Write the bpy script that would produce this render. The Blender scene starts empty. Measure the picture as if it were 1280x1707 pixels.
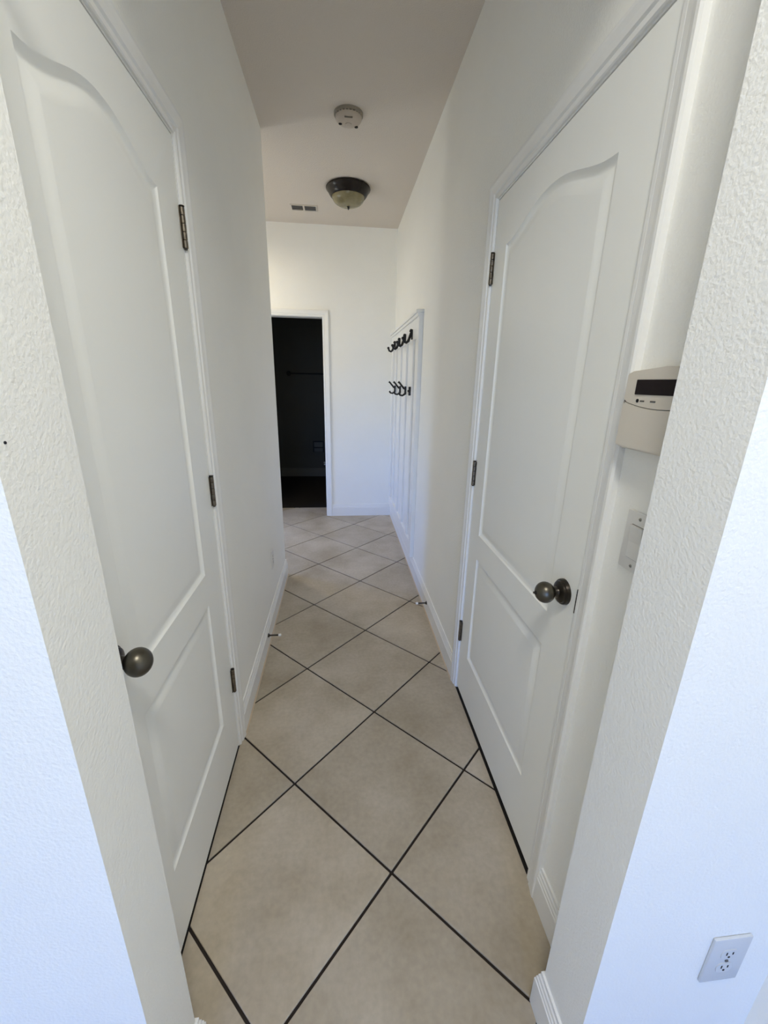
import bpy, bmesh, math, random
from mathutils import Vector, Matrix

C = bpy.context.scene.collection
SC = bpy.context.scene
random.seed(7)

# ------------------------------------------------------------------ camera
CAM_H = 1.4429
PITCH, YAW, ROLL = 0.306104, 0.108536, 0.019881
FPX = 685.88                                   # focal length in pixels of a 1280 px wide frame
fw = Vector((math.sin(YAW) * math.cos(PITCH), math.cos(YAW) * math.cos(PITCH), -math.sin(PITCH)))
ri = Vector((math.cos(YAW), -math.sin(YAW), 0))
up = ri.cross(fw)
r2 = math.cos(ROLL) * ri + math.sin(ROLL) * up
u2 = -math.sin(ROLL) * ri + math.cos(ROLL) * up
cam_d = bpy.data.cameras.new('camera')
cam_d.sensor_fit = 'HORIZONTAL'
cam_d.sensor_width = 36.0
cam_d.lens = 36.0 * FPX / 1280.0
cam_d.clip_start = 0.02
cam = bpy.data.objects.new('camera', cam_d)
C.objects.link(cam)
cam.matrix_world = Matrix(((r2.x, u2.x, -fw.x, 0), (r2.y, u2.y, -fw.y, 0), (r2.z, u2.z, -fw.z, CAM_H), (0, 0, 0, 1)))
SC.camera = cam

# ------------------------------------------------------------------ world: blue sky above, sunlit ground below the horizon
w = bpy.data.worlds.new('daylight')
SC.world = w
w.use_nodes = True
nt = w.node_tree
nt.nodes.clear()
tc = nt.nodes.new('ShaderNodeTexCoord')
sx = nt.nodes.new('ShaderNodeSeparateXYZ')
mr = nt.nodes.new('ShaderNodeMapRange')
mr.inputs[1].default_value = -1; mr.inputs[2].default_value = 1
cr = nt.nodes.new('ShaderNodeValToRGB')
el = cr.color_ramp.elements
el[0].position = 0.0; el[0].color = (0.56, 0.54, 0.50, 1)
el[1].position = 1.0; el[1].color = (0.22, 0.45, 1.0, 1)
for p, c in ((0.47, (0.48, 0.50, 0.52, 1)), (0.51, (0.19, 0.49, 1.15, 1)), (0.60, (0.11, 0.37, 1.28, 1))):
    e = el.new(p); e.color = c
bg = nt.nodes.new('ShaderNodeBackground')
bg.inputs['Strength'].default_value = 11.5
wo = nt.nodes.new('ShaderNodeOutputWorld')
nt.links.new(tc.outputs['Generated'], sx.inputs[0])
nt.links.new(sx.outputs['Z'], mr.inputs[0])
nt.links.new(mr.outputs[0], cr.inputs[0])
nt.links.new(cr.outputs[0], bg.inputs['Color'])
nt.links.new(bg.outputs[0], wo.inputs['Surface'])

def portal(name, loc, rot, sx_, sy_):
    L = bpy.data.lights.new(name, 'AREA')
    L.shape = 'RECTANGLE'; L.size = sx_; L.size_y = sy_
    L.cycles.is_portal = True
    o = bpy.data.objects.new(name, L); C.objects.link(o)
    o.location = loc; o.rotation_euler = rot

# room plan (metres): hall runs along +y from the front wall opening
XL, XR = -0.431, 0.560           # hall wall faces
YF0, YF1 = 0.422, 0.547          # front wall thickness
SL, SR = -0.325, 0.459           # opening in the front wall
YC = 2.960                       # left hall wall ends here, hall widens to the left
YE = 4.434                       # end wall face
ZC = 2.810                       # ceiling
RX0, RX1, RY0 = -1.9, 0.835, -4.6   # daylit room behind the camera
YB = 6.45                        # bathroom far wall
# windows: sliding glass door in the back wall, window in the left wall of the side hall
BW = (-1.1, 0.1, 0.05, 2.25)   # x0, x1, z0, z1
SW = (3.40, 3.86, 0.45, 1.55)    # y0, y1, z0, z1
portal('sky_portal', ((BW[0] + BW[1]) / 2, RY0 - 0.13, (BW[2] + BW[3]) / 2), (math.pi / 2, 0, 0), BW[1] - BW[0], BW[3] - BW[2])
portal('sky_portal.001', (RX0 - 0.13, (SW[0] + SW[1]) / 2, (SW[2] + SW[3]) / 2), (math.pi / 2, 0, -math.pi / 2), SW[1] - SW[0], SW[3] - SW[2])

# lamp light of the two lit ceiling lamps (fixtures further down); the side hall one is added fill
FOYER = (0.05, -0.10); SIDE_FILL = (-1.15, 3.70)
def lamp_light(name, xy, watts, col):
    L = bpy.data.lights.new(name, 'AREA')
    L.shape = 'DISK'; L.size = 0.26; L.energy = watts; L.color = col
    o = bpy.data.objects.new(name, L); C.objects.link(o)
    o.location = (xy[0], xy[1], ZC - 0.150)
lamp_light('lamp_light', FOYER, 11.0, (1, 0.975, 0.895))
lamp_light('side_fill_light', SIDE_FILL, 6.5, (1, 0.89, 0.70))  # unseen lamp, added to warm and brighten the far hall

SC.view_settings.view_transform = 'Standard'
SC.view_settings.look = 'None'
SC.view_settings.gamma = 1.0
SC.view_settings.use_curve_mapping = False
SC.view_settings.exposure = 0.72
SC.cycles.use_denoising = True
SC.cycles.max_bounces = 14
SC.cycles.diffuse_bounces = 10
SC.cycles.glossy_bounces = 4
SC.cycles.transparent_max_bounces = 8
SC.cycles.sample_clamp_indirect = 8.0

# ------------------------------------------------------------------ materials
def mat(name, col, rough=0.5, metal=0.0, var=0.0, var_scale=4.0, var_col=None, bump=0.0, bump_scale=200.0, bump_dist=0.001, detail=3.0, spec=0.5):
    m = bpy.data.materials.new(name)
    m.use_nodes = True
    n = m.node_tree
    b = n.nodes['Principled BSDF']
    b.inputs['Base Color'].default_value = (*col, 1)
    b.inputs['Roughness'].default_value = rough
    b.inputs['Metallic'].default_value = metal
    b.inputs['Specular IOR Level'].default_value = spec
    t = n.nodes.new('ShaderNodeTexCoord')
    if var > 0:
        ns = n.nodes.new('ShaderNodeTexNoise')
        ns.inputs['Scale'].default_value = var_scale
        ns.inputs['Detail'].default_value = 6
        ns.inputs['Roughness'].default_value = 0.65
        n.links.new(t.outputs['Object'], ns.inputs['Vector'])
        r = n.nodes.new('ShaderNodeMapRange')
        r.inputs[1].default_value = 0.32; r.inputs[2].default_value = 0.68
        r.inputs[3].default_value = 0.0; r.inputs[4].default_value = var
        n.links.new(ns.outputs['Fac'], r.inputs[0])
        mx = n.nodes.new('ShaderNodeMix'); mx.data_type = 'RGBA'
        mx.inputs[6].default_value = (*col, 1)
        mx.inputs[7].default_value = (*(var_col or tuple(c * 0.7 for c in col)), 1)
        n.links.new(r.outputs[0], mx.inputs[0])
        n.links.new(mx.outputs[2], b.inputs['Base Color'])
    if bump > 0:
        nb = n.nodes.new('ShaderNodeTexNoise')
        nb.inputs['Scale'].default_value = bump_scale
        nb.inputs['Detail'].default_value = detail
        n.links.new(t.outputs['Object'], nb.inputs['Vector'])
        bp = n.nodes.new('ShaderNodeBump')
        bp.inputs['Strength'].default_value = bump
        bp.inputs['Distance'].default_value = bump_dist
        n.links.new(nb.outputs['Fac'], bp.inputs['Height'])
        n.links.new(bp.outputs[0], b.inputs['Normal'])
    return m

M = {}
M['wall'] = mat('wall_paint', (0.90, 0.895, 0.85), 0.62, var=0.12, var_scale=1.6, bump=0.42, bump_scale=190, bump_dist=0.0024, detail=2)
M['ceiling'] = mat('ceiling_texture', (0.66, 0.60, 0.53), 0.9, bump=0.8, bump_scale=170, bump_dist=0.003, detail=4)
M['trim'] = mat('trim_paint', (0.84, 0.84, 0.82), 0.30, var=0.05, var_scale=3)
M['door'] = mat('door_paint', (0.89, 0.895, 0.86), 0.36, var=0.05, var_scale=2, bump=0.06, bump_scale=60, bump_dist=0.001)
M['grout'] = mat('grout', (0.022, 0.015, 0.012), 0.9, var=0.4, var_scale=30)
M['caulk'] = mat('caulk', (0.55, 0.44, 0.32), 0.7)
M['bronze'] = mat('aged_bronze', (0.040, 0.034, 0.028), 0.28, metal=0.8, var=0.5, var_scale=20, var_col=(0.075, 0.065, 0.052))
M['pewter'] = mat('antique_pewter', (0.130, 0.120, 0.098), 0.36, metal=1.0, var=0.5, var_scale=14, var_col=(0.085, 0.078, 0.064))
M['hinge'] = mat('hinge_metal', (0.22, 0.19, 0.15), 0.38, metal=0.9, var=0.6, var_scale=40, var_col=(0.06, 0.05, 0.04))
M['black'] = mat('black_iron', (0.005, 0.005, 0.006), 0.55, var=0.2, var_scale=30)
M['void'] = mat('dark_slot', (0.008, 0.008, 0.009), 0.9, var=0.2)
M['almond'] = mat('almond_plastic', (0.66, 0.61, 0.53), 0.42, var=0.06, var_scale=5)
M['plastic'] = mat('white_plastic', (0.74, 0.73, 0.70), 0.35, var=0.05, var_scale=5)
M['lcd'] = mat('dark_display', (0.012, 0.007, 0.008), 0.55, var=0.3, var_scale=40, spec=0.2)
M['ink'] = mat('grey_print', (0.10, 0.095, 0.09), 0.6, var=0.1)
M['screw'] = mat('screw_metal', (0.35, 0.34, 0.31), 0.45, metal=0.6, var=0.2, var_scale=50)
M['rubber'] = mat('white_rubber', (0.80, 0.79, 0.76), 0.6, var=0.05)
M['smoke'] = mat('aged_detector_plastic', (0.47, 0.405, 0.335), 0.5, var=0.2, var_scale=20)
M['smoke_base'] = mat('detector_base_plastic', (0.27, 0.235, 0.185), 0.55, var=0.2, var_scale=30)
M['smoke_dark'] = mat('detector_grille', (0.13, 0.115, 0.095), 0.7, var=0.2, var_scale=60)
M['glass_bowl'] = mat('amber_alabaster_glass', (0.27, 0.235, 0.125), 0.25, var=0.9, var_scale=11, var_col=(0.15, 0.125, 0.06))
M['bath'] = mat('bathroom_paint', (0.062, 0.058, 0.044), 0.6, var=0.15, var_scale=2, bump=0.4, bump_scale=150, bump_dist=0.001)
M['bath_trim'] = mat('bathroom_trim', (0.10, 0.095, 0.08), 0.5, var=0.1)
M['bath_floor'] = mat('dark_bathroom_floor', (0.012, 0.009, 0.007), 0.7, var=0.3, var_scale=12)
M['plate_grey'] = mat('grey_plastic', (0.60, 0.62, 0.64), 0.4, var=0.05, var_scale=5)
M['door_shade'] = mat('painted_door_shade', (0.010, 0.008, 0.007), 0.95, var=0.3, var_scale=80)  # near-black colour standing in for the shade under the doors
M['chrome'] = mat('chrome', (0.75, 0.75, 0.74), 0.15, metal=1.0, var=0.1)
M['frame'] = mat('window_frame_vinyl', (0.82, 0.82, 0.80), 0.35, var=0.05)
M['vent'] = mat('vent_enamel', (0.62, 0.57, 0.50), 0.5, var=0.1)

M['lamp_bronze'] = mat('dark_bronze_enamel', (0.012, 0.008, 0.006), 0.22, metal=0.0, var=0.3, var_scale=20, spec=0.25)
M['lit_bowl'] = mat('lit_alabaster_glass', (0.75, 0.68, 0.52), 0.3, var=0.4, var_scale=9)
M['lit_bowl'].node_tree.nodes['Principled BSDF'].inputs['Emission Color'].default_value = (1, 0.93, 0.8, 1)
M['lit_bowl'].node_tree.nodes['Principled BSDF'].inputs['Emission Strength'].default_value = 4.0
# tile: beige ceramic, each tile of its own tone
def tile_mat():
    m = bpy.data.materials.new('beige_ceramic_tile')
    m.use_nodes = True
    n = m.node_tree; b = n.nodes['Principled BSDF']
    t = n.nodes.new('ShaderNodeTexCoord'); oi = n.nodes.new('ShaderNodeObjectInfo')
    geo = n.nodes.new('ShaderNodeNewGeometry')
    n1 = n.nodes.new('ShaderNodeTexNoise'); n1.inputs['Scale'].default_value = 2.6; n1.inputs['Detail'].default_value = 5; n1.inputs['Roughness'].default_value = 0.6
    n2 = n.nodes.new('ShaderNodeTexNoise'); n2.inputs['Scale'].default_value = 60; n2.inputs['Detail'].default_value = 4
    n.links.new(geo.outputs['Position'], n1.inputs['Vector']); n.links.new(geo.outputs['Position'], n2.inputs['Vector'])
    r1 = n.nodes.new('ShaderNodeValToRGB')
    r1.color_ramp.elements[0].position = 0.34; r1.color_ramp.elements[0].color = (0.385, 0.325, 0.240, 1)
    r1.color_ramp.elements[1].position = 0.66; r1.color_ramp.elements[1].color = (0.535, 0.472, 0.380, 1)
    n.links.new(n1.outputs['Fac'], r1.inputs[0])
    mx = n.nodes.new('ShaderNodeMix'); mx.data_type = 'RGBA'; mx.blend_type = 'MULTIPLY'
    mx.inputs[0].default_value = 0.35
    r2_ = n.nodes.new('ShaderNodeMapRange'); r2_.inputs[1].default_value = 0.3; r2_.inputs[2].default_value = 0.7; r2_.inputs[3].default_value = 0.75; r2_.inputs[4].default_value = 1.1
    n.links.new(n2.outputs['Fac'], r2_.inputs[0])
    n.links.new(r1.outputs[0], mx.inputs[6]); n.links.new(r2_.outputs[0], mx.inputs[7])
    hs = n.nodes.new('ShaderNodeHueSaturation')
    vr = n.nodes.new('ShaderNodeMapRange'); vr.inputs[3].default_value = 0.93; vr.inputs[4].default_value = 1.06
    n.links.new(oi.outputs['Random'], vr.inputs[0]); n.links.new(vr.outputs[0], hs.inputs['Value'])
    n.links.new(mx.outputs[2], hs.inputs['Color']); n.links.new(hs.outputs[0], b.inputs['Base Color'])
    b.inputs['Roughness'].default_value = 0.52
    b.inputs['Specular IOR Level'].default_value = 0.3
    bp = n.nodes.new('ShaderNodeBump'); bp.inputs['Strength'].default_value = 0.12; bp.inputs['Distance'].default_value = 0.001
    n.links.new(n1.outputs['Fac'], bp.inputs['Height']); n.links.new(bp.outputs[0], b.inputs['Normal'])
    return m
M['tile'] = tile_mat()

def glass_mat():
    m = bpy.data.materials.new('window_glass')
    m.use_nodes = True
    n = m.node_tree; n.nodes.clear()
    o = n.nodes.new('ShaderNodeOutputMaterial'); mx = n.nodes.new('ShaderNodeMixShader')
    tr = n.nodes.new('ShaderNodeBsdfTransparent'); gl = n.nodes.new('ShaderNodeBsdfGlossy'); gl.inputs['Roughness'].default_value = 0.02
    tr.inputs[0].default_value = (0.96, 0.98, 0.97, 1)
    mx.inputs[0].default_value = 0.05
    n.links.new(tr.outputs[0], mx.inputs[1]); n.links.new(gl.outputs[0], mx.inputs[2]); n.links.new(mx.outputs[0], o.inputs[0])
    return m
M['glass'] = glass_mat()

# ------------------------------------------------------------------ helpers
ORG = {}
def link(o, parent=None):
    C.objects.link(o)
    if parent is not None:
        o.parent = parent
    return o

def thing(name, loc, label=None, cat=None, group=None, kind=None, parent=None):
    o = bpy.data.objects.new(name, None)
    o.empty_display_size = 0.05
    base = Vector(ORG[parent.name]) if parent else Vector((0, 0, 0))
    o.location = Vector(loc) - base
    link(o, parent)
    ORG[o.name] = tuple(loc)
    tag(o, label, cat, group, kind)
    return o

def tag(o, label=None, cat=None, group=None, kind=None):
    if label: o['label'] = label
    if cat: o['category'] = cat
    if group: o['group'] = group
    if kind: o['kind'] = kind
    return o

def mesh_obj(name, bm, m, parent=None, org=(0, 0, 0), smooth=False, recalc=True):
    """bm holds world coordinates; the object's origin is the parent's origin (or org)."""
    if recalc:
        bmesh.ops.recalc_face_normals(bm, faces=bm.faces)
    base = Vector(ORG[parent.name]) if parent else Vector(org)
    bmesh.ops.translate(bm, verts=bm.verts, vec=-base)
    me = bpy.data.meshes.new(name)
    bm.to_mesh(me); bm.free()
    me.materials.append(m)
    if smooth:
        me.polygons.foreach_set('use_smooth', [True] * len(me.polygons))
        try:
            me.set_sharp_from_angle(angle=math.radians(38))
        except Exception:
            pass
    o = bpy.data.objects.new(name, me)
    if not parent:
        o.location = base
    link(o, parent)
    ORG[o.name] = tuple(base)
    return o

def box(bm, lo, hi, bevel=0.0, seg=1):
    lo = Vector(lo); hi = Vector(hi)
    r = bmesh.ops.create_cube(bm, size=1.0)
    vs = r['verts']
    for v in vs:
        v.co = Vector(((lo.x + hi.x) / 2 + v.co.x * (hi.x - lo.x), (lo.y + hi.y) / 2 + v.co.y * (hi.y - lo.y), (lo.z + hi.z) / 2 + v.co.z * (hi.z - lo.z)))
    if bevel > 0:
        es = list({e for v in vs for e in v.link_edges})
        bmesh.ops.bevel(bm, geom=es, offset=bevel, segments=seg, affect='EDGES', profile=0.5)

def new(): return bmesh.new()

def bxo(name, lo, hi, m, parent=None, bevel=0.0, seg=1, org=None, smooth=False):
    bm = new(); box(bm, lo, hi, bevel, seg)
    if org is None:
        org = ((lo[0] + hi[0]) / 2, (lo[1] + hi[1]) / 2, min(lo[2], hi[2]))
    return mesh_obj(name, bm, m, parent, org, smooth)

def lathe(bm, prof, origin, axis, n=28, caps=True):
    """prof: list of (radius, distance along axis)."""
    axis = Vector(axis).normalized(); origin = Vector(origin)
    a = axis.orthogonal().normalized(); b = axis.cross(a)
    rings = []
    for r, h in prof:
        if r < 1e-6:
            rings.append([bm.verts.new(origin + axis * h)])
        else:
            rings.append([bm.verts.new(origin + axis * h + (a * math.cos(2 * math.pi * k / n) + b * math.sin(2 * math.pi * k / n)) * r) for k in range(n)])
    for A, B in zip(rings, rings[1:]):
        for k in range(n):
            k2 = (k + 1) % n
            if len(A) == 1 and len(B) == 1: continue
            if len(A) == 1: bm.faces.new((A[0], B[k], B[k2]))
            elif len(B) == 1: bm.faces.new((A[k], B[0], A[k2]))
            else: bm.faces.new((A[k], B[k], B[k2], A[k2]))
    for R in ((rings[0], rings[-1]) if caps else ()):
        if len(R) > 2:
            try: bm.faces.new(R)
            except ValueError: pass

def tube(bm, pts, rad, n=8):
    pts = [Vector(p) for p in pts]
    rads = rad if isinstance(rad, (list, tuple)) else [rad] * len(pts)
    rings = []; prev = None
    for i, p in enumerate(pts):
        d = (pts[min(i + 1, len(pts) - 1)] - pts[max(i - 1, 0)]).normalized()
        a = d.orthogonal().normalized() if prev is None else (prev - d * prev.dot(d)).normalized()
        prev = a; b = d.cross(a)
        rings.append([bm.verts.new(p + (a * math.cos(2 * math.pi * k / n) + b * math.sin(2 * math.pi * k / n)) * rads[i]) for k in range(n)])
    for A, B in zip(rings, rings[1:]):
        for k in range(n):
            bm.faces.new((A[k], B[k], B[(k + 1) % n], A[(k + 1) % n]))
    bm.faces.new(rings[0]); bm.faces.new(rings[-1])

def prism(bm, poly, f0, f1):
    """poly: list of 2-D points; f0, f1 map a 2-D point to the two end positions."""
    A = [bm.verts.new(f0(p)) for p in poly]; B = [bm.verts.new(f1(p)) for p in poly]
    n = len(poly)
    for k in range(n):
        bm.faces.new((A[k], A[(k + 1) % n], B[(k + 1) % n], B[k]))
    bm.faces.new(A); bm.faces.new(B)

def wall(name, boxes, label, m='wall'):
    bm = new()
    for lo, hi in boxes: box(bm, lo, hi)
    o = mesh_obj(name, bm, M[m])
    return tag(o, label, 'wall', kind='structure')

# ------------------------------------------------------------------ shell
bm = new(); box(bm, (RX0 - 0.12, RY0 - 0.12, -0.12), (1.75, YB + 0.12, -0.004))
floor = tag(mesh_obj('floor', bm, M['grout']), 'hall floor of large beige tiles laid diagonally with thin dark grout', 'floor', kind='structure')
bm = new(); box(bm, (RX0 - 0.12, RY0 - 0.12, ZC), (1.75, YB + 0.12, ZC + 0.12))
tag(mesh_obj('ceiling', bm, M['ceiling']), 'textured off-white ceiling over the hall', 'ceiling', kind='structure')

# door openings (slab edges): right door y 0.827..1.640, left door y 0.614..1.376
RD = (0.827, 1.640); LD = (0.614, 1.376); DT = 2.050
OP = 0.022                     # jamb thickness + gap
ZO = DT + OP                   # rough opening top
ED = (-0.921, -0.161, 2.032)   # end doorway x0, x1, top
RB, LB, EB = XR + 0.115, XL - 0.115, YE + 0.115
wall('wall_right', [((XR, YF1, 0), (RB, RD[0] - OP, ZC)), ((XR, RD[1] + OP, 0), (RB, EB, ZC)), ((XR, RD[0] - OP, ZO), (RB, RD[1] + OP, ZC))],
     'long white hall wall that carries the coat hooks and the wall keypad')
wall('wall_left', [((LB, YF1, 0), (XL, LD[0] - OP, ZC)), ((LB, LD[1] + OP, 0), (XL, YC, ZC)), ((LB, LD[0] - OP, ZO), (XL, LD[1] + OP, ZC)),
                   ((RX0, YC - 0.115, 0), (LB, YC, ZC))],
     'white hall wall with a low outlet that ends at an outside corner')
wall('wall_end', [((RX0, YE, 0), (ED[0] - 0.018, EB, ZC)), ((ED[1] + 0.018, YE, 0), (XR, EB, ZC)), ((ED[0] - 0.018, YE, ED[2] + 0.018), (ED[1] + 0.018, EB, ZC))],
     'white wall closing the hall beside the dark doorway')
wall('wall_front_left', [((RX0, YF0, 0), (SL, YF1, ZC))], 'textured white wall end at the hall mouth, with a tiny nail')
wall('wall_front_right', [((SR, YF0, 0), (1.6, YF1, ZC))], 'textured white wall end at the hall mouth, with a duplex outlet')
wall('wall_header', [((SL, YF0, 2.45), (SR, YF1, ZC))], 'white header over the hall mouth')
wall('wall_room_right', [((RX1, RY0, 0), (RX1 + 0.12, YF0, ZC))], 'white side wall of the daylit room meeting the outlet wall')
wall('wall_room_left', [((RX0 - 0.12, RY0 - 0.12, 0), (RX0, SW[0], ZC)), ((RX0 - 0.12, SW[1], 0), (RX0, YB, ZC)),
                        ((RX0 - 0.12, SW[0], 0), (RX0, SW[1], SW[2])), ((RX0 - 0.12, SW[0], SW[3]), (RX0, SW[1], ZC))], 'long white outer wall with a window at the side hall')
wall('wall_room_back', [((RX0, RY0 - 0.12, 0), (BW[0], RY0, ZC)), ((BW[1], RY0 - 0.12, 0), (1.75, RY0, ZC)),
                        ((BW[0], RY0 - 0.12, 0), (BW[1], RY0, BW[2])), ((BW[0], RY0 - 0.12, BW[3]), (BW[1], RY0, ZC))], 'white wall with a wide glass door facing the hall mouth')
wall('wall_outer_right', [((1.6, YF0, 0), (1.72, YB, ZC))], 'white wall of the closet behind the hall door')
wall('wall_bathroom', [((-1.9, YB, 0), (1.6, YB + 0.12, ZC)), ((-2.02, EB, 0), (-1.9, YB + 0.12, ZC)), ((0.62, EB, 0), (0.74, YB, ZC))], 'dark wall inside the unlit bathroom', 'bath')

# windows
def window(name, label, x0, x1, z0, z1, f, mull):
    """f(u, d, z): u along the wall, d through it."""
    t = thing(name, f((x0 + x1) / 2, 0, z0), label, 'window', kind='structure')
    def bar(u0, u1, a, b, d0=-0.09, d1=-0.03, nm='window_frame', m='frame'):
        p, q_ = Vector(f(u0, d0, a)), Vector(f(u1, d1, b))
        lo = [min(p[i], q_[i]) for i in range(3)]; hi = [max(p[i], q_[i]) for i in range(3)]
        bxo(nm, lo, hi, M[m], t)
    s = 0.05
    bar(x0, x1, z0, z0 + s); bar(x0, x1, z1 - s, z1); bar(x0, x0 + s, z0 + s, z1 - s); bar(x1 - s, x1, z0 + s, z1 - s)
    xs = [x0 + s] + [x0 + (x1 - x0) * (k + 1) / (mull + 1) for k in range(mull)] + [x1 - s]
    for xm in xs[1:-1]: bar(xm - 0.025, xm + 0.025, z0 + s, z1 - s)
    for k in range(len(xs) - 1):
        a = xs[k] + (0.025 if k else 0); b = xs[k + 1] - (0.025 if k < len(xs) - 2 else 0)
        bar(a, b, z0 + s, z1 - s, -0.064, -0.058, 'pane', 'glass')
window('window_1', 'wide sliding glass door of the daylit room', *BW, lambda u, d, z: (u, RY0 + d, z), 1)
window('window_2', 'window at the end of the side hall', *SW, lambda u, d, z: (RX0 + d, u, z), 0)

# ------------------------------------------------------------------ floor tiles, laid diagonally
PITCH_T, GR = 0.4612, 0.0080
TX, TY, TH = 0.0970818 * CAM_H, 0.5998849 * CAM_H, 0.0026106
def tile_mesh():
    bm = new(); h = (PITCH_T - GR) / 2
    box(bm, (-h, -h, -0.010), (h, h, 0.0), 0.0012, 1)
    bmesh.ops.recalc_face_normals(bm, faces=bm.faces)
    me = bpy.data.meshes.new('tile'); bm.to_mesh(me); bm.free(); me.materials.append(M['tile'])
    return me
tm = tile_mesh()
ca, sa = math.cos(TH + math.pi / 4), math.sin(TH + math.pi / 4)
def in_floor(x, y):
    d = 0.33
    if x > 1.55 or x < RX0 - 0.1 or y < RY0 - 0.1 or y > YB + 0.1: return False
    for (a, b, c_, d_) in ((RX0, RX1, RY0, YF0), (SL, SR, YF0, YF1), (XL, XR, YF1, YC), (RX0, XR, YC, YE), (XL - 0.7, XR, YE, 4.75)):
        if a - d < x < b + d and c_ - d < y < d_ + d: return True
    return False
for i in range(-16, 20):
    for j in range(-16, 20):
        ci, cj = i + 0.5, j + 0.5
        x = TX + PITCH_T * (ci * ca - cj * sa); y = TY + PITCH_T * (ci * sa + cj * ca)
        if not in_floor(x, y): continue
        o = bpy.data.objects.new('tile', tm)
        o.location = (x, y, 0); o.rotation_euler = (0, 0, TH + math.pi / 4)
        link(o, floor)

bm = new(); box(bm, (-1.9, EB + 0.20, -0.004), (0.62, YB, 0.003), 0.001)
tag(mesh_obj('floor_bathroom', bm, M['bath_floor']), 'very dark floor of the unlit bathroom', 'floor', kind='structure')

# ------------------------------------------------------------------ baseboards
BBP = [(0, 0), (0.014, 0), (0.014, 0.092), (0.0118, 0.0945), (0.0118, 0.103), (0.0092, 0.107), (0.0088, 0.115), (0.0060, 0.119), (0.0058, 0.130), (0, 0.130)]
def bb_seg(bm, p0, p1, nrm, m0=0, m1=0, prof=BBP):
    p0, p1, nrm = Vector((*p0, 0)), Vector((*p1, 0)), Vector((*nrm, 0))
    d = (p1 - p0).normalized()
    prism(bm, prof, lambda q: p0 + nrm * q[0] - d * (m0 * q[0]) + Vector((0, 0, q[1])), lambda q: p1 + nrm * q[0] + d * (m1 * q[0]) + Vector((0, 0, q[1])))
CAULK = [(0.014, 0), (0.019, 0), (0.0165, 0.003), (0.014, 0.0055)]
def baseboard(name, segs, label, m='trim', caulk=False):
    t = thing(name, (segs[0][0][0], segs[0][0][1], 0), label, 'baseboard', kind='structure')
    for s in segs:
        bm = new(); bb_seg(bm, *s); mesh_obj('board', bm, M[m], t)
        if caulk:
            bm = new(); bb_seg(bm, *s, prof=CAULK); mesh_obj('caulk_line', bm, M['caulk'], t)
CW = 0.058; RV = 0.005         # casing width, reveal on the jamb
rc0, rc1 = RD[0] - RV - CW, RD[1] + RV + CW
lc0, lc1 = LD[0] - RV - CW, LD[1] + RV + CW
baseboard('baseboard_left', [((XL, lc1), (XL, YC), (1, 0), 0, 1), ((XL, YC), (RX0, YC), (0, 1), 1, -1)], 'tall white baseboard with a spring stop, wrapping the outside corner', caulk=True)
baseboard('baseboard_right', [((XR, rc1), (XR, YE), (-1, 0), 0, -1)], 'long white baseboard running under the coat hook panel', caulk=True)
baseboard('baseboard_right_near', [((XR, YF1), (XR, rc0), (-1, 0), -1, 0)], 'short white baseboard between door casing and hall mouth')
baseboard('baseboard_end', [((ED[1] + RV + CW, YE), (XR, YE), (0, -1), 0, -1)], 'white baseboard beside the dark doorway')
baseboard('baseboard_end_left', [((RX0, YE), (ED[0] - RV - CW, YE), (0, -1), -1, 0)], 'white baseboard in the side hall')
baseboard('baseboard_mouth_right', [((SR, YF1), (XR, YF1), (0, 1), 1, -1), ((SR, YF0), (SR, YF1), (-1, 0), 1, 1), ((SR, YF0), (RX1, YF0), (0, -1), 1, -1)], 'white moulded baseboard wrapping the wall end under the outlet')
baseboard('baseboard_mouth_left', [((XL, YF1), (SL, YF1), (0, 1), -1, 1), ((SL, YF0), (SL, YF1), (1, 0), 1, 1), ((RX0, YF0), (SL, YF0), (0, -1), -1, 1)], 'white moulded baseboard wrapping the wall end beside the near door')
baseboard('baseboard_bathroom', [((-1.9, YB), (0.62, YB), (0, -1), -1, -1)], 'dim baseboard along the far bathroom wall', 'bath_trim')

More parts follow.
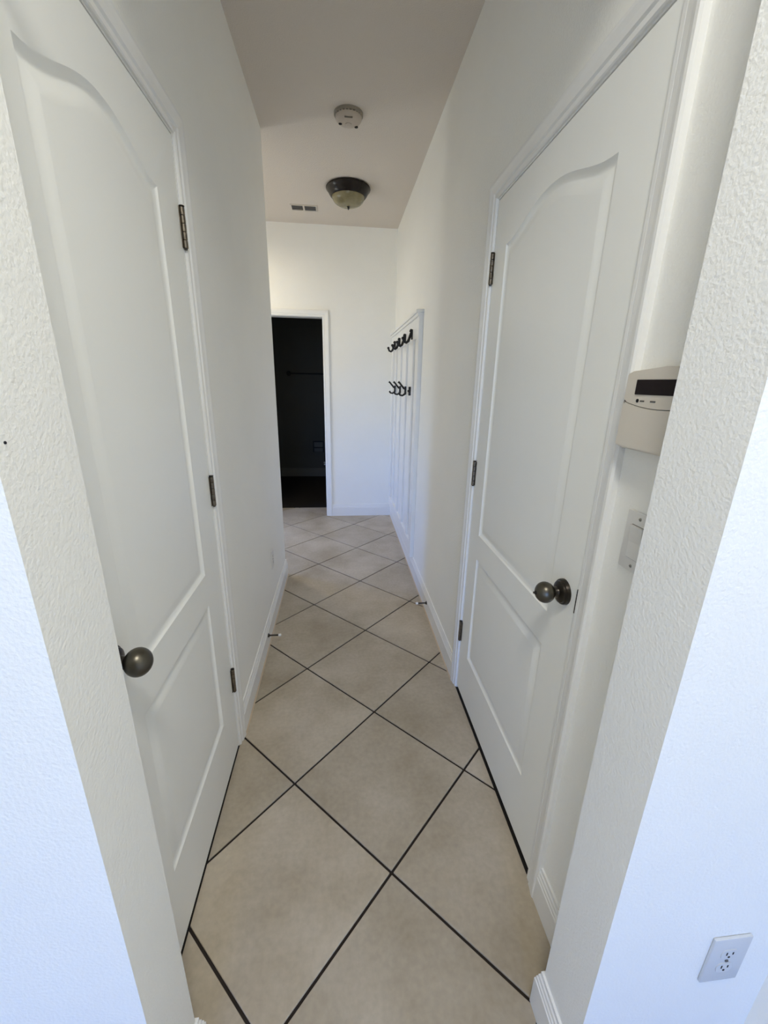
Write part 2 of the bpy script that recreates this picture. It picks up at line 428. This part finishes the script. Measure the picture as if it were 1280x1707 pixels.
# ------------------------------------------------------------------ door casings and jambs
CP = [(0, 0), (0, 0.005), (0.003, 0.008), (0.013, 0.0085), (0.016, 0.0065), (0.020, 0.0115), (0.034, 0.0135), (0.046, 0.0165), (0.053, 0.0165), (0.058, 0.013), (0.058, 0)]
def casing(name, f, u0, u1, zt, label, jamb=True, strike=None, depth=0.115, shade_out=0.0015):
    """f(u, d, z): u along the wall, d out of the wall into the hall. u0..u1 clear opening, zt its top."""
    t = thing(name, f((u0 + u1) / 2, 0, 0), label, 'door frame', kind='structure')
    a0, a1, at = u0 - RV, u1 + RV, zt + RV
    bm = new(); prism(bm, CP, lambda q: Vector(f(a0 - q[0], q[1], 0)), lambda q: Vector(f(a0 - q[0], q[1], at + q[0]))); mesh_obj('casing_leg', bm, M['trim'], t)
    bm = new(); prism(bm, CP, lambda q: Vector(f(a1 + q[0], q[1], 0)), lambda q: Vector(f(a1 + q[0], q[1], at + q[0]))); mesh_obj('casing_leg', bm, M['trim'], t)
    bm = new(); prism(bm, CP, lambda q: Vector(f(a0 - q[0], q[1], at + q[0])), lambda q: Vector(f(a1 + q[0], q[1], at + q[0]))); mesh_obj('casing_head', bm, M['trim'], t)
    def bar(nm, ua, ub, da, db, za, zb, m='trim'):
        p, q_ = f(ua, da, za), f(ub, db, zb)
        bxo(nm, [min(p[i], q_[i]) for i in range(3)], [max(p[i], q_[i]) for i in range(3)], M[m], t)
    j = 0.018
    bar('jamb', u0 - j, u0, -depth, 0, 0, zt); bar('jamb', u1, u1 + j, -depth, 0, 0, zt); bar('head_jamb', u0 - j, u1 + j, -depth, 0, zt, zt + j)
    if jamb:
        bar('door_stop_strip', u0, u0 + 0.012, -0.075, -0.040, 0, zt); bar('door_stop_strip', u1 - 0.012, u1, -0.075, -0.040, 0, zt); bar('door_stop_strip', u0 + 0.012, u1 - 0.012, -0.075, -0.040, zt - 0.012, zt)
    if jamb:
        bar('under_door_shade', u0, u1, -depth, shade_out, -0.003, 0.0015, 'door_shade')  # dark strip on the floor paints the shade beneath the closed door
    if strike is not None:
        bar('strike_plate', strike - 0.0045, strike + 0.0035, -0.02, 0.0030, 0.917, 0.980, 'black')
    return t
g = 0.004
fR = lambda u, d, z: (XR - d, u, z)
fL = lambda u, d, z: (XL + d, u, z)
fE = lambda u, d, z: (u, YE - d, z)
casing('trim_1', fR, RD[0] - g, RD[1] + g, DT + g, 'white moulded casing around the wider door beside the keypad', strike=RD[0] - g, shade_out=0.005)
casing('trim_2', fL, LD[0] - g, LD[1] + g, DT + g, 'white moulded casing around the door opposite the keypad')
casing('trim_3', fE, ED[0], ED[1], ED[2], 'white moulded casing around the dark bathroom doorway', jamb=False)

# ------------------------------------------------------------------ panelled doors
def door(name, f, wd, label, uk, zk, pm0, pm1, zsh, z0, button):
    """u from hinge edge (0) to latch edge (wd); d is depth into the slab."""
    org = f(0, 0, 0)
    z1, th = DT, 0.035
    bm = new()
    u0, u1 = pm0, wd - pm1
    N = 24
    def outline(kind, ins):
        a, b = u0 + ins, u1 - ins
        if kind == 'top':
            lo = 0.848 + ins
            pts = [(a, lo), (b, lo)]
            for k in range(N + 1):
                s = k / N
                u = b + (a - b) * s
                sw = abs(2 * s - 1)
                pts.append((u, zsh - ins + 0.056 * 0.5 * (1 + math.cos(math.pi * sw ** 1.08))))
            return pts
        return [(a, 0.252 + ins), (b, 0.252 + ins), (b, 0.743 - ins), (a, 0.743 - ins)]
    V = lambda u, d, z: bm.verts.new(Vector(f(u, d, z)))
    # rings of the moulding: (inset, depth)
    R = [(0, 0), (0.003, 0.0027), (0.009, 0.0069), (0.014, 0.0080), (0.018, 0.0075), (0.030, 0.0037), (0.041, 0.0011), (0.045, 0.0009)]
    first = {}
    for kind in ('top', 'bottom'):
        rings = [[V(p[0], d, p[1]) for p in outline(kind, ins)] for ins, d in R]
        for A, B in zip(rings, rings[1:]):
            n = len(A)
            for k in range(n): bm.faces.new((A[k], A[(k + 1) % n], B[(k + 1) % n], B[k]))
        bm.faces.new(rings[-1])
        first[kind] = rings[0]
    T, B = first['top'], first['bottom']     # order: lo-left, lo-right, then up right side / along the top
    bl, br, tr, tl = V(0, 0, z0), V(wd, 0, z0), V(wd, 0, z1), V(0, 0, z1)
    # edge points for stiles at the rails' heights
    zs = [0.252, 0.743, 0.848, zsh]
    ls = [V(0, 0, z) for z in zs]; rs = [V(wd, 0, z) for z in zs]
    bm.faces.new((bl, br, rs[0], B[1], B[0], ls[0]))
    bm.faces.new((ls[0], B[0], B[3], ls[1])); bm.faces.new((B[1], rs[0], rs[1], B[2]))
    bm.faces.new((ls[1], B[3], B[2], rs[1], rs[2], T[1], T[0], ls[2]))
    bm.faces.new((ls[2], T[0], T[-1], ls[3])); bm.faces.new((T[1], rs[2], rs[3], T[2]))
    top = T[2:]                                # from right shoulder over the arch to left shoulder
    half = len(top) // 2
    tm_ = V(wd / 2, 0, z1)
    bm.faces.new([rs[3], tr, tm_] + list(reversed(top[:half + 1])))
    bm.faces.new([tm_, tl, ls[3]] + list(reversed(top[half:])))
    # back and sides
    bb = [V(0, th, z0), V(wd, th, z0), V(wd, th, z1), V(0, th, z1)]
    bm.faces.new(bb)
    bm.faces.new([bl, br, bb[1], bb[0]]); bm.faces.new([tl, tm_, tr, bb[2], bb[3]])
    bm.faces.new([bl] + ls + [tl, bb[3], bb[0]]); bm.faces.new([br] + rs + [tr, bb[2], bb[1]])
    o = mesh_obj(name, bm, M['door'], org=org, smooth=True)
    tag(o, label, 'door', kind='structure')
    # knob set: rosette, stem, ball
    nrm = (Vector(f(0, -1, 0)) - Vector(f(0, 0, 0))).normalized()
    kp = Vector(f(uk, 0, zk))
    bm = new(); lathe(bm, [(0.0335, 0), (0.0335, 0.005), (0.032, 0.009), (0.0285, 0.0105), (0.0275, 0.0145), (0.021, 0.018), (0.014, 0.020), (0.0118, 0.025), (0.0118, 0.031)], kp, nrm, 36)
    ros = mesh_obj('rosette', bm, M['bronze'], o, smooth=True)
    bm = new()
    prof = [(0.0112, 0.028)]
    for k in range(1, 15):
        a = math.pi * k / 15
        prof.append((max(0.027 * math.sin(a), 0.0), 0.051 - 0.0245 * math.cos(a)))
    prof = [p for p in prof if p[0] > 0.0112 or p[1] > 0.05]
    prof = [(0.0112, 0.027)] + prof + [(0.0, 0.0755)]
    lathe(bm, prof, kp, nrm, 40)
    kn = mesh_obj('knob', bm, M['pewter'], o, smooth=True)
    if button:
     bm = new(); lathe(bm, [(0.0055, 0.0735), (0.0055, 0.0765), (0.003, 0.0775), (0.0028, 0.081), (0.0, 0.0815)], kp, nrm, 16)
     mesh_obj('lock_button', bm, M['bronze'], kn, smooth=True)
    # three butt hinges: five-knuckle barrel, leaf edge and pin
    for zc in (1.840, 1.085, 0.325):
        hp = Vector(f(-0.003, -0.006, zc))
        bm = new()
        for k in range(5):
            lathe(bm, [(0.0062, -0.0495 + k * 0.0200), (0.0068, -0.0490 + k * 0.0200), (0.0068, -0.0310 + k * 0.0200), (0.0062, -0.0305 + k * 0.0200)], hp, (0, 0, 1), 12)
        h = mesh_obj('hinge', bm, M['hinge'], o, smooth=True)
        bm = new()
        p, q_ = Vector(f(-0.0005, 0.0, zc - 0.0495)), Vector(f(0.0075, -0.0022, zc + 0.0495))
        box(bm, [min(p[i], q_[i]) for i in range(3)], [max(p[i], q_[i]) for i in range(3)])
        p, q_ = Vector(f(-0.0155, 0.0, zc - 0.0495)), Vector(f(-0.0045, -0.0022, zc + 0.0495))
        mesh_obj('leaf', bm, M['hinge'], h)
        bm = new()
        lathe(bm, [(0.0, -0.054), (0.004, -0.0535), (0.0045, -0.0495)], hp, (0, 0, 1), 10)
        lathe(bm, [(0.005, 0.0505), (0.0075, 0.0515), (0.0072, 0.0535), (0.0, 0.0545)], hp, (0, 0, 1), 10)
        mesh_obj('pin', bm, M['bronze'], h, smooth=True)
    return o
door('door_1', lambda u, d, z: (XR + d, RD[1] - u, z), RD[1] - RD[0], 'wider white arch-panel door beside the keypad, with a pewter ball knob', RD[1] - 0.883, 0.944, 0.108, 0.120, 1.890, 0.019, True)
door('door_2', lambda u, d, z: (XL - d, LD[1] - u, z), LD[1] - LD[0], 'narrower white arch-panel door whose knob is half hidden by the wall end', LD[1] - 0.690, 0.936, 0.144, 0.152, 1.882, 0.014, False)

# ------------------------------------------------------------------ keypad on the right wall
t = thing('alarm_keypad', (XR, 0.657, 1.331), 'almond wall keypad with a dark display above a blank flip cover', 'keypad')
ky0, ky1 = 0.565, 0.752
def kpoly(bm, pts, x0, x1, bevel=0.0):
    A = [bm.verts.new((x0, y, z)) for y, z in pts]; B = [bm.verts.new((x1, y, z)) for y, z in pts]
    n = len(pts)
    for k in range(n): bm.faces.new((A[k], A[(k + 1) % n], B[(k + 1) % n], B[k]))
    bm.faces.new(A); fb = bm.faces.new(B)
    if bevel:
        bmesh.ops.bevel(bm, geom=list(fb.edges), offset=bevel, segments=2, affect='EDGES')
def seam(y):                       # smile-shaped seam between housing and flip cover
    s = (y - (ky0 + ky1) / 2) / ((ky1 - ky0) / 2)
    return 1.4065 + 0.0115 * s * s
KN = 14
ys = [ky0 + (ky1 - ky0) * k / KN for k in range(KN + 1)]
bm = new(); box(bm, (XR - 0.010, ky0 + 0.004, 1.336), (XR, ky1 - 0.004, 1.468), 0.002)
mesh_obj('back_plate', bm, M['almond'], t)
bm = new()
top = [(ky1, 1.466), (ky1 - 0.012, 1.470), ((ky0 + ky1) / 2, 1.4765), (ky0 + 0.012, 1.470), (ky0, 1.466)]
kpoly(bm, [(y, seam(y) + 0.0007) for y in ys] + top, XR - 0.008, XR - 0.030, 0.003)
mesh_obj('housing', bm, M['almond'], t)
bm = new()
kpoly(bm, [(y, seam(y) - 0.0007) for y in reversed(ys)] + [(ky0, 1.337), (ky0 + 0.02, 1.333), (ky1 - 0.02, 1.333), (ky1, 1.337)], XR - 0.008, XR - 0.031, 0.003)
mesh_obj('flip_cover', bm, M['almond'], t)
bm = new(); box(bm, (XR - 0.009, ky0 + 0.002, 1.40), (XR - 0.0285, ky1 - 0.002, 1.42)); 
mesh_obj('seam_gap', bm, M['ink'], t)
bm = new(); box(bm, (XR - 0.0315, 0.582, 1.430), (XR - 0.029, 0.722, 1.4555), 0.0008)
mesh_obj('display', bm, M['lcd'], t)
bm = new(); lathe(bm, [(0.0032, 0), (0.0032, 0.0012), (0.0, 0.0016)], (XR - 0.0298, 0.712, 1.4195), (-1, 0, 0), 14)
mesh_obj('indicator_light', bm, M['void'], t)
for a, b in ((0.695, 0.7055), (0.668, 0.680)):
    bm = new(); box(bm, (XR - 0.0306, a, 1.4180), (XR - 0.0298, b, 1.4205)); mesh_obj('printed_word', bm, M['ink'], t)

# ------------------------------------------------------------------ wall plates
def plate_frame(f, u0, u1, z0, z1, t, m='plastic', th=0.006):
    bm = new()
    p, q_ = f(u0, 0, z0), f(u1, th, z1)
    box(bm, [min(p[i], q_[i]) for i in range(3)], [max(p[i], q_[i]) for i in range(3)], 0.0022, 2)
    return mesh_obj('plate', bm, M[m], t, smooth=True)
def pbar(nm, f, u0, u1, d0, d1, z0, z1, m, parent, bevel=0.0):
    bm = new(); p, q_ = f(u0, d0, z0), f(u1, d1, z1)
    box(bm, [min(p[i], q_[i]) for i in range(3)], [max(p[i], q_[i]) for i in range(3)], bevel)
    return mesh_obj(nm, bm, M[m], parent)
def pscrew(f, u, d, z, parent, m='screw', r=0.0033):
    bm = new(); n = Vector(f(0, 1, 0)) - Vector(f(0, 0, 0))
    lathe(bm, [(r, 0), (r, 0.0008), (r * 0.7, 0.0014), (0, 0.0016)], f(u, d, z), n, 12)
    s = mesh_obj('screw', bm, M[m], parent)
    pbar('slot', f, u - r * 0.75, u + r * 0.75, d + 0.0013, d + 0.0019, z - 0.0005, z + 0.0005, 'ink', s)
t = thing('light_switch', (XR, 0.673, 1.101), 'white rocker light switch plate below the keypad', 'light switch')
plate_frame(fR, 0.637, 0.709, 1.101, 1.219, t)
pbar('rocker_gap', fR, 0.6552, 0.6908, 0.004, 0.0064, 1.1265, 1.1935, 'ink', t)
bm = new()
prism(bm, [(1.1275, 0.006), (1.1275, 0.0075), (1.160, 0.0085), (1.1925, 0.0125), (1.1925, 0.006)], lambda q: Vector(fR(0.6562, q[1], q[0])), lambda q: Vector(fR(0.6898, q[1], q[0])))
mesh_obj('rocker', bm, M['plastic'], t)
pscrew(fR, 0.673, 0.006, 1.207, t); pscrew(fR, 0.673, 0.006, 1.113, t)

def duplex(name, f, uc, zc, label, m='plastic', wd=0.072, ht=0.118):
    t = thing(name, f(uc, 0, zc - ht / 2), label, 'outlet')
    plate_frame(f, uc - wd / 2, uc + wd / 2, zc - ht / 2, zc + ht / 2, t, m)
    for s in (1, -1):
        zz = zc + s * 0.0195
        bm = new()
        pts = [(math.cos(a) * 0.0172, max(-0.0135, min(0.0135, math.sin(a) * 0.0172))) for a in [2 * math.pi * k / 24 for k in range(24)]]
        prism(bm, pts, lambda q: Vector(f(uc + q[0], 0.004, zz + q[1])), lambda q: Vector(f(uc + q[0], 0.0072, zz + q[1])))
        rc = mesh_obj('receptacle', bm, M[m], t)
        pbar('slot', f, uc - 0.0075, uc - 0.0052, 0.0068, 0.0076, zz - 0.001, zz + 0.007, 'void', rc)
        pbar('slot', f, uc + 0.0052, uc + 0.0075, 0.0068, 0.0076, zz, zz + 0.0065, 'void', rc)
        bm = new(); lathe(bm, [(0.0024, 0.0068), (0.0024, 0.0077)], f(uc, 0, zz - 0.0065), Vector(f(0, 1, 0)) - Vector(f(0, 0, 0)), 10); mesh_obj('ground_hole', bm, M['void'], rc)
    pscrew(f, uc, 0.006, zc, t, 'ink', 0.0036)
    return t
fF = lambda u, d, z: (u, YF0 - d, z)
duplex('wall_outlet', fF, 0.714, 0.411, 'white duplex outlet with dark slots on the bright wall at the hall mouth', m='plate_grey', wd=0.078, ht=0.126)
duplex('wall_outlet', fL, 2.40, 0.385, 'white outlet plate above the baseboard near the outside corner')

# small nail in the reveal of the left wall end
bm = new(); lathe(bm, [(0.0016, -0.004), (0.0016, 0.0008), (0.0, 0.0012)], (SL, 0.438, 1.3795), (1, 0, 0), 10)
tag(mesh_obj('nail', bm, M['black'], org=(SL, 0.438, 1.3795)), 'tiny dark nail head in the textured wall end', 'nail')

# ------------------------------------------------------------------ door stops on the baseboards
def stop(x, y, z, s, label):
    t = thing('door_stop', (x, y, z), label, 'door stop')
    bm = new(); lathe(bm, [(0.0115, 0), (0.0115, 0.003), (0.006, 0.008), (0.0048, 0.010), (0.0048, 0.058)], (x, y, z), (s, 0, 0), 14); mesh_obj('post', bm, M['bronze'], t, smooth=True)
    bm = new(); lathe(bm, [(0.0062, 0.056), (0.0078, 0.058), (0.0078, 0.068), (0.006, 0.071), (0.0, 0.0715)], (x, y, z), (s, 0, 0), 14); mesh_obj('rubber_tip', bm, M['rubber'], t, smooth=True)
stop(XL + 0.014, 2.05, 0.072, 1, 'bronze door stop with white tip on the baseboard near the outlet')
stop(XR - 0.014, 2.34, 0.072, -1, 'bronze door stop with white tip on the baseboard that runs to the coat panel')

# ------------------------------------------------------------------ coat hook panel on the right wall
PY0, PY1 = 2.950, YE
t = thing('coat_rack', (XR, (PY0 + PY1) / 2, 0.130), 'white board and batten coat panel with a top ledge at the end of the hall', 'coat panel')
XP = XR - 0.010
pbar('backing_board', fR, PY0 + 0.002, PY1, 0.0, 0.010, 0.130, 1.885, 'trim', t)
def board(nm, u0, u1, d0, d1, z0, z1): return pbar(nm, fR, u0, u1, d0, d1, z0, z1, 'trim', t, 0.0015)
board('stile', PY0, PY0 + 0.085, 0.010, 0.030, 0.130, 1.885)
board('stile', PY1 - 0.085, PY1, 0.010, 0.030, 0.130, 1.885)
board('top_rail', PY0 + 0.085, PY1 - 0.085, 0.010, 0.028, 1.735, 1.885)
board('bottom_rail', PY0 + 0.085, PY1 - 0.085, 0.010, 0.028, 0.130, 0.235)
HY = [3.205, 3.52, 3.84, 4.15]
for y in HY: board('batten', y - 0.032, y + 0.032, 0.010, 0.026, 0.235, 1.735)
board('ledge', PY0 - 0.012, PY1, 0.0, 0.050, 1.885, 1.905)
board('ledge_moulding', PY0 - 0.004, PY1, 0.0, 0.040, 1.865, 1.885)
# near end board of the panel
pbar('end_board', fR, PY0 - 0.006, PY0 + 0.002, 0.0, 0.030, 0.130, 1.865, 'trim', t)

def hook_top(y, label, grp):
    d0 = 0.028; z = 1.775
    t = thing('coat_hook', fR(y, d0, z - 0.05), label, 'coat hook', grp)
    bm = new(); p, q_ = fR(y - 0.014, d0, z - 0.034), fR(y + 0.014, d0 + 0.008, z + 0.034)
    box(bm, [min(p[i], q_[i]) for i in range(3)], [max(p[i], q_[i]) for i in range(3)], 0.0015); mesh_obj('plate', bm, M['black'], t)
    bm = new(); tube(bm, [fR(y, d, zz) for d, zz in ((d0 + 0.002, z + 0.012), (d0 + 0.012, z + 0.006), (d0 + 0.020, z - 0.018), (d0 + 0.030, z - 0.045), (d0 + 0.044, z - 0.056), (d0 + 0.060, z - 0.050), (d0 + 0.068, z - 0.030))], [0.009, 0.010, 0.010, 0.010, 0.0095, 0.009, 0.009]); mesh_obj('prong', bm, M['black'], t, smooth=True)
    bm = new(); lathe(bm, [(0, -0.012), (0.009, -0.008), (0.0125, 0), (0.009, 0.008), (0, 0.012)], fR(y, d0 + 0.069, z - 0.026), (0, 0, 1), 12); mesh_obj('ball_tip', bm, M['black'], t, smooth=True)
    bm = new(); lathe(bm, [(0.011, 0), (0.014, 0.010), (0.010, 0.020), (0, 0.023)], fR(y, d0 + 0.002, z + 0.020), (-1, 0, 0.5), 12); mesh_obj('upper_knob', bm, M['black'], t, smooth=True)
for k, y in enumerate(HY):
    hook_top(y, ['black iron coat hook of the upper row, farthest from the bathroom doorway', 'black iron coat hook of the upper row, third from the end wall',
                 'black iron coat hook of the upper row, second from the end wall', 'black iron coat hook of the upper row, next to the end wall'][k], 'upper row of coat hooks')
def hook_low(y, label, grp, prongs=True):
    d0 = 0.026; z = 1.380
    t = thing('double_coat_hook' if prongs else 'wall_peg', fR(y, d0, z - 0.035), label, 'coat hook', grp)
    bm = new(); p, q_ = fR(y - 0.014, d0, z - 0.032), fR(y + 0.014, d0 + 0.014, z + 0.032)
    box(bm, [min(p[i], q_[i]) for i in range(3)], [max(p[i], q_[i]) for i in range(3)], 0.0015); mesh_obj('plate', bm, M['black'], t)
    if prongs:
        bm = new(); tube(bm, [fR(y, d, zz) for d, zz in ((d0 + 0.003, z + 0.010), (d0 + 0.018, z + 0.016), (d0 + 0.035, z + 0.034), (d0 + 0.055, z + 0.058), (d0 + 0.066, z + 0.066))], [0.0085, 0.008, 0.0075, 0.0075, 0.009]); mesh_obj('upper_prong', bm, M['black'], t, smooth=True)
        bm = new(); tube(bm, [fR(y, d, zz) for d, zz in ((d0 + 0.003, z - 0.012), (d0 + 0.014, z - 0.030), (d0 + 0.030, z - 0.040), (d0 + 0.048, z - 0.036), (d0 + 0.060, z - 0.020))], [0.0085, 0.008, 0.0075, 0.0075, 0.009]); mesh_obj('lower_prong', bm, M['black'], t, smooth=True)
    else:
        bm = new(); lathe(bm, [(0.006, 0), (0.006, 0.008), (0.009, 0.012), (0.007, 0.018), (0, 0.020)], fR(y, d0 + 0.004, z), (-1, 0, 0), 12); mesh_obj('peg', bm, M['black'], t, smooth=True)
LY = [3.215, 3.43, 3.74, 4.09]
hook_low(LY[0], 'short black wall peg at the open end of the lower hook row', 'lower row of coat hooks', False)
for k in (1, 2, 3):
    hook_low(LY[k], ['', 'black two-pronged coat hook of the lower row, beside the short peg', 'black two-pronged coat hook in the middle of the lower row', 'black two-pronged coat hook of the lower row, next to the end wall'][k], 'lower row of coat hooks')

# ------------------------------------------------------------------ ceiling: smoke detector, lamp, vent
sx_, sy_ = 0.066, 2.752
t = thing('smoke_detector', (sx_, sy_, ZC), 'round aged plastic smoke detector on the hall ceiling', 'smoke detector')
dn = (0, 0, -1)
bm = new(); lathe(bm, [(0.078, 0), (0.078, 0.010), (0.074, 0.013)], (sx_, sy_, ZC), dn, 40); mesh_obj('base', bm, M['smoke_base'], t, smooth=True)
bm = new(); lathe(bm, [(0.066, 0.012), (0.066, 0.019)], (sx_, sy_, ZC), dn, 40); mesh_obj('grille', bm, M['smoke_dark'], t, smooth=True)
bm = new(); lathe(bm, [(0.071, 0.018), (0.070, 0.026), (0.064, 0.034), (0.050, 0.038), (0, 0.039)], (sx_, sy_, ZC), dn, 40); cov = mesh_obj('cover', bm, M['smoke'], t, smooth=True)
for k in range(24):
    a = 2 * math.pi * k / 24
    bm = new(); c_, s_ = math.cos(a), math.sin(a)
    box(bm, (-0.0025, 0.064, -0.020), (0.0025, 0.0725, -0.011))
    bmesh.ops.rotate(bm, verts=bm.verts, cent=(0, 0, 0), matrix=Matrix.Rotation(a, 3, 'Z')); bmesh.ops.translate(bm, verts=bm.verts, vec=(sx_, sy_, ZC)); mesh_obj('rib', bm, M['smoke'], t)
for dx, dy, r in ((-0.044, 0.020, 0.0095), (0.043, 0.040, 0.0095)):
    bm = new(); lathe(bm, [(r, 0.036), (r, 0.0395), (r * 0.6, 0.0405), (0, 0.0405)], (sx_ + dx, sy_ + dy, ZC), dn, 14); mesh_obj('dark_button', bm, M['void'], cov, smooth=True)
bm = new(); box(bm, (sx_ - 0.022, sy_ - 0.052, ZC - 0.0395), (sx_ + 0.020, sy_ - 0.042, ZC - 0.036)); mesh_obj('label_strip', bm, M['smoke_dark'], cov)
bm = new(); lathe(bm, [(0.017, 0.038), (0.017, 0.0405), (0.014, 0.0415), (0, 0.0415)], (sx_, sy_ + 0.018, ZC), dn, 24); mesh_obj('test_button', bm, M['smoke'], cov, smooth=True)

def ceiling_lamp(lx, ly, label, glass):
    t = thing('ceiling_lamp', (lx, ly, ZC), label, 'ceiling light')
    bm = new(); lathe(bm, [(0.150, 0), (0.163, 0.006), (0.165, 0.012), (0.163, 0.018), (0.154, 0.026), (0.146, 0.040), (0.136, 0.056), (0.128, 0.064), (0.124, 0.066), (0.120, 0.062)], (lx, ly, ZC), dn, 56); mesh_obj('pan', bm, M['lamp_bronze'], t, smooth=True)
    bm = new(); pr = [(0.122, 0.058)]
    for k in range(1, 13):
        a = math.pi / 2 * k / 12
        pr.append((max(0.122 * math.cos(a) ** 0.8, 0.006), 0.058 + 0.066 * math.sin(a)))
    lathe(bm, pr, (lx, ly, ZC), dn, 56); mesh_obj('glass_bowl', bm, M[glass], t, smooth=True)
    bm = new(); lathe(bm, [(0.012, 0.120), (0.013, 0.124), (0.007, 0.128), (0.0075, 0.134), (0.005, 0.141), (0.0, 0.146)], (lx, ly, ZC), dn, 16); mesh_obj('finial', bm, M['black'], t, smooth=True)
ceiling_lamp(0.082, 3.632, 'unlit flush ceiling lamp with dark bronze pan and amber glass bowl', 'glass_bowl')
ceiling_lamp(*FOYER, 'lit flush ceiling lamp outside the hall mouth', 'lit_bowl')
ceiling_lamp(*SIDE_FILL, 'unseen lit ceiling lamp added to warm and brighten the side hall', 'lit_bowl')

vx0, vx1, vy0, vy1 = -0.385, -0.168, 4.005, 4.128
t = thing('ceiling_vent', ((vx0 + vx1) / 2, (vy0 + vy1) / 2, ZC), 'small ceiling vent with two dark slots near the end wall', 'vent')
vm = (vx0 + vx1) / 2
def vb(nm, x0, x1, y0, y1, d0, d1, m, parent=t): return bxo(nm, (x0, y0, ZC - d1), (x1, y1, ZC - d0), M[m], parent)
vb('frame', vx0, vx1, vy0, vy0 + 0.012, 0, 0.006, 'vent'); vb('frame', vx0, vx1, vy1 - 0.012, vy1, 0, 0.006, 'vent')
vb('frame', vx0, vx0 + 0.010, vy0 + 0.012, vy1 - 0.012, 0, 0.006, 'vent'); vb('frame', vx1 - 0.010, vx1, vy0 + 0.012, vy1 - 0.012, 0, 0.006, 'vent')
vb('divider', vm - 0.007, vm + 0.007, vy0 + 0.012, vy1 - 0.012, 0, 0.006, 'vent')
for a, b in ((vx0 + 0.010, vm - 0.007), (vm + 0.007, vx1 - 0.010)):
    vb('slot', a, b, vy0 + 0.012, vy1 - 0.012, 0.0, 0.001, 'void')
    for k in range(3):
        yy = vy0 + 0.030 + k * 0.030
        bm = new(); prism(bm, [(yy, ZC - 0.001), (yy + 0.0015, ZC - 0.001), (yy + 0.0095, ZC - 0.0055), (yy + 0.008, ZC - 0.0055)], lambda q: Vector((a, q[0], q[1])), lambda q: Vector((b, q[0], q[1]))); mesh_obj('louver', bm, M['ink'], t)

# ------------------------------------------------------------------ bathroom fittings in the dark
t = thing('towel_bar', (-0.45, YB, 1.535), 'dark towel bar on the far wall of the unlit bathroom', 'towel bar')
for x in (-0.735, -0.125):
    bm = new(); lathe(bm, [(0.035, 0), (0.035, 0.006), (0.028, 0.012), (0.013, 0.018), (0.012, 0.058), (0.016, 0.062), (0.016, 0.080), (0, 0.084)], (x, YB, 1.535), (0, -1, 0), 20); mesh_obj('post', bm, M['black'], t, smooth=True)
bm = new(); tube(bm, [(-0.735, YB - 0.068, 1.535), (-0.125, YB - 0.068, 1.535)], 0.010, 12); mesh_obj('rail', bm, M['black'], t, smooth=True)
t = thing('paper_holder', (-0.337, YB, 0.39), 'dark recessed toilet paper holder on the far bathroom wall', 'paper holder')
bxo('recess_plate', (-0.405, YB - 0.004, 0.395), (-0.268, YB, 0.540), M['bath_trim'], t)
for lo, hi in (((-0.421, YB - 0.022, 0.385), (-0.403, YB, 0.558)), ((-0.270, YB - 0.022, 0.385), (-0.252, YB, 0.558)), ((-0.403, YB - 0.022, 0.538), (-0.270, YB, 0.558))):
    bxo('frame', lo, hi, M['black'], t, 0.002)
bm = new(); tube(bm, [(-0.403, YB - 0.013, 0.455), (-0.270, YB - 0.013, 0.455)], 0.007, 10); mesh_obj('spindle', bm, M['black'], t, smooth=True)
t = thing('water_valve', (-0.245, YB, 0.20), 'small chrome water valve low on the bathroom wall', 'valve')
bm = new(); lathe(bm, [(0.028, 0), (0.027, 0.004), (0.012, 0.008), (0.008, 0.010), (0.008, 0.045)], (-0.245, YB, 0.20), (0, -1, 0), 18); mesh_obj('escutcheon', bm, M['chrome'], t, smooth=True)
bm = new(); lathe(bm, [(0.012, -0.014), (0.013, 0.004), (0.009, 0.010), (0.007, 0.030)], (-0.245, YB - 0.052, 0.20), (0, 0, 1), 14); mesh_obj('body', bm, M['chrome'], t, smooth=True)
bm = new(); lathe(bm, [(0.005, 0.0), (0.005, 0.018), (0.016, 0.020), (0.018, 0.026), (0.012, 0.032), (0, 0.033)], (-0.245, YB - 0.060, 0.20), (0, -1, 0), 14); mesh_obj('handle', bm, M['chrome'], t, smooth=True)
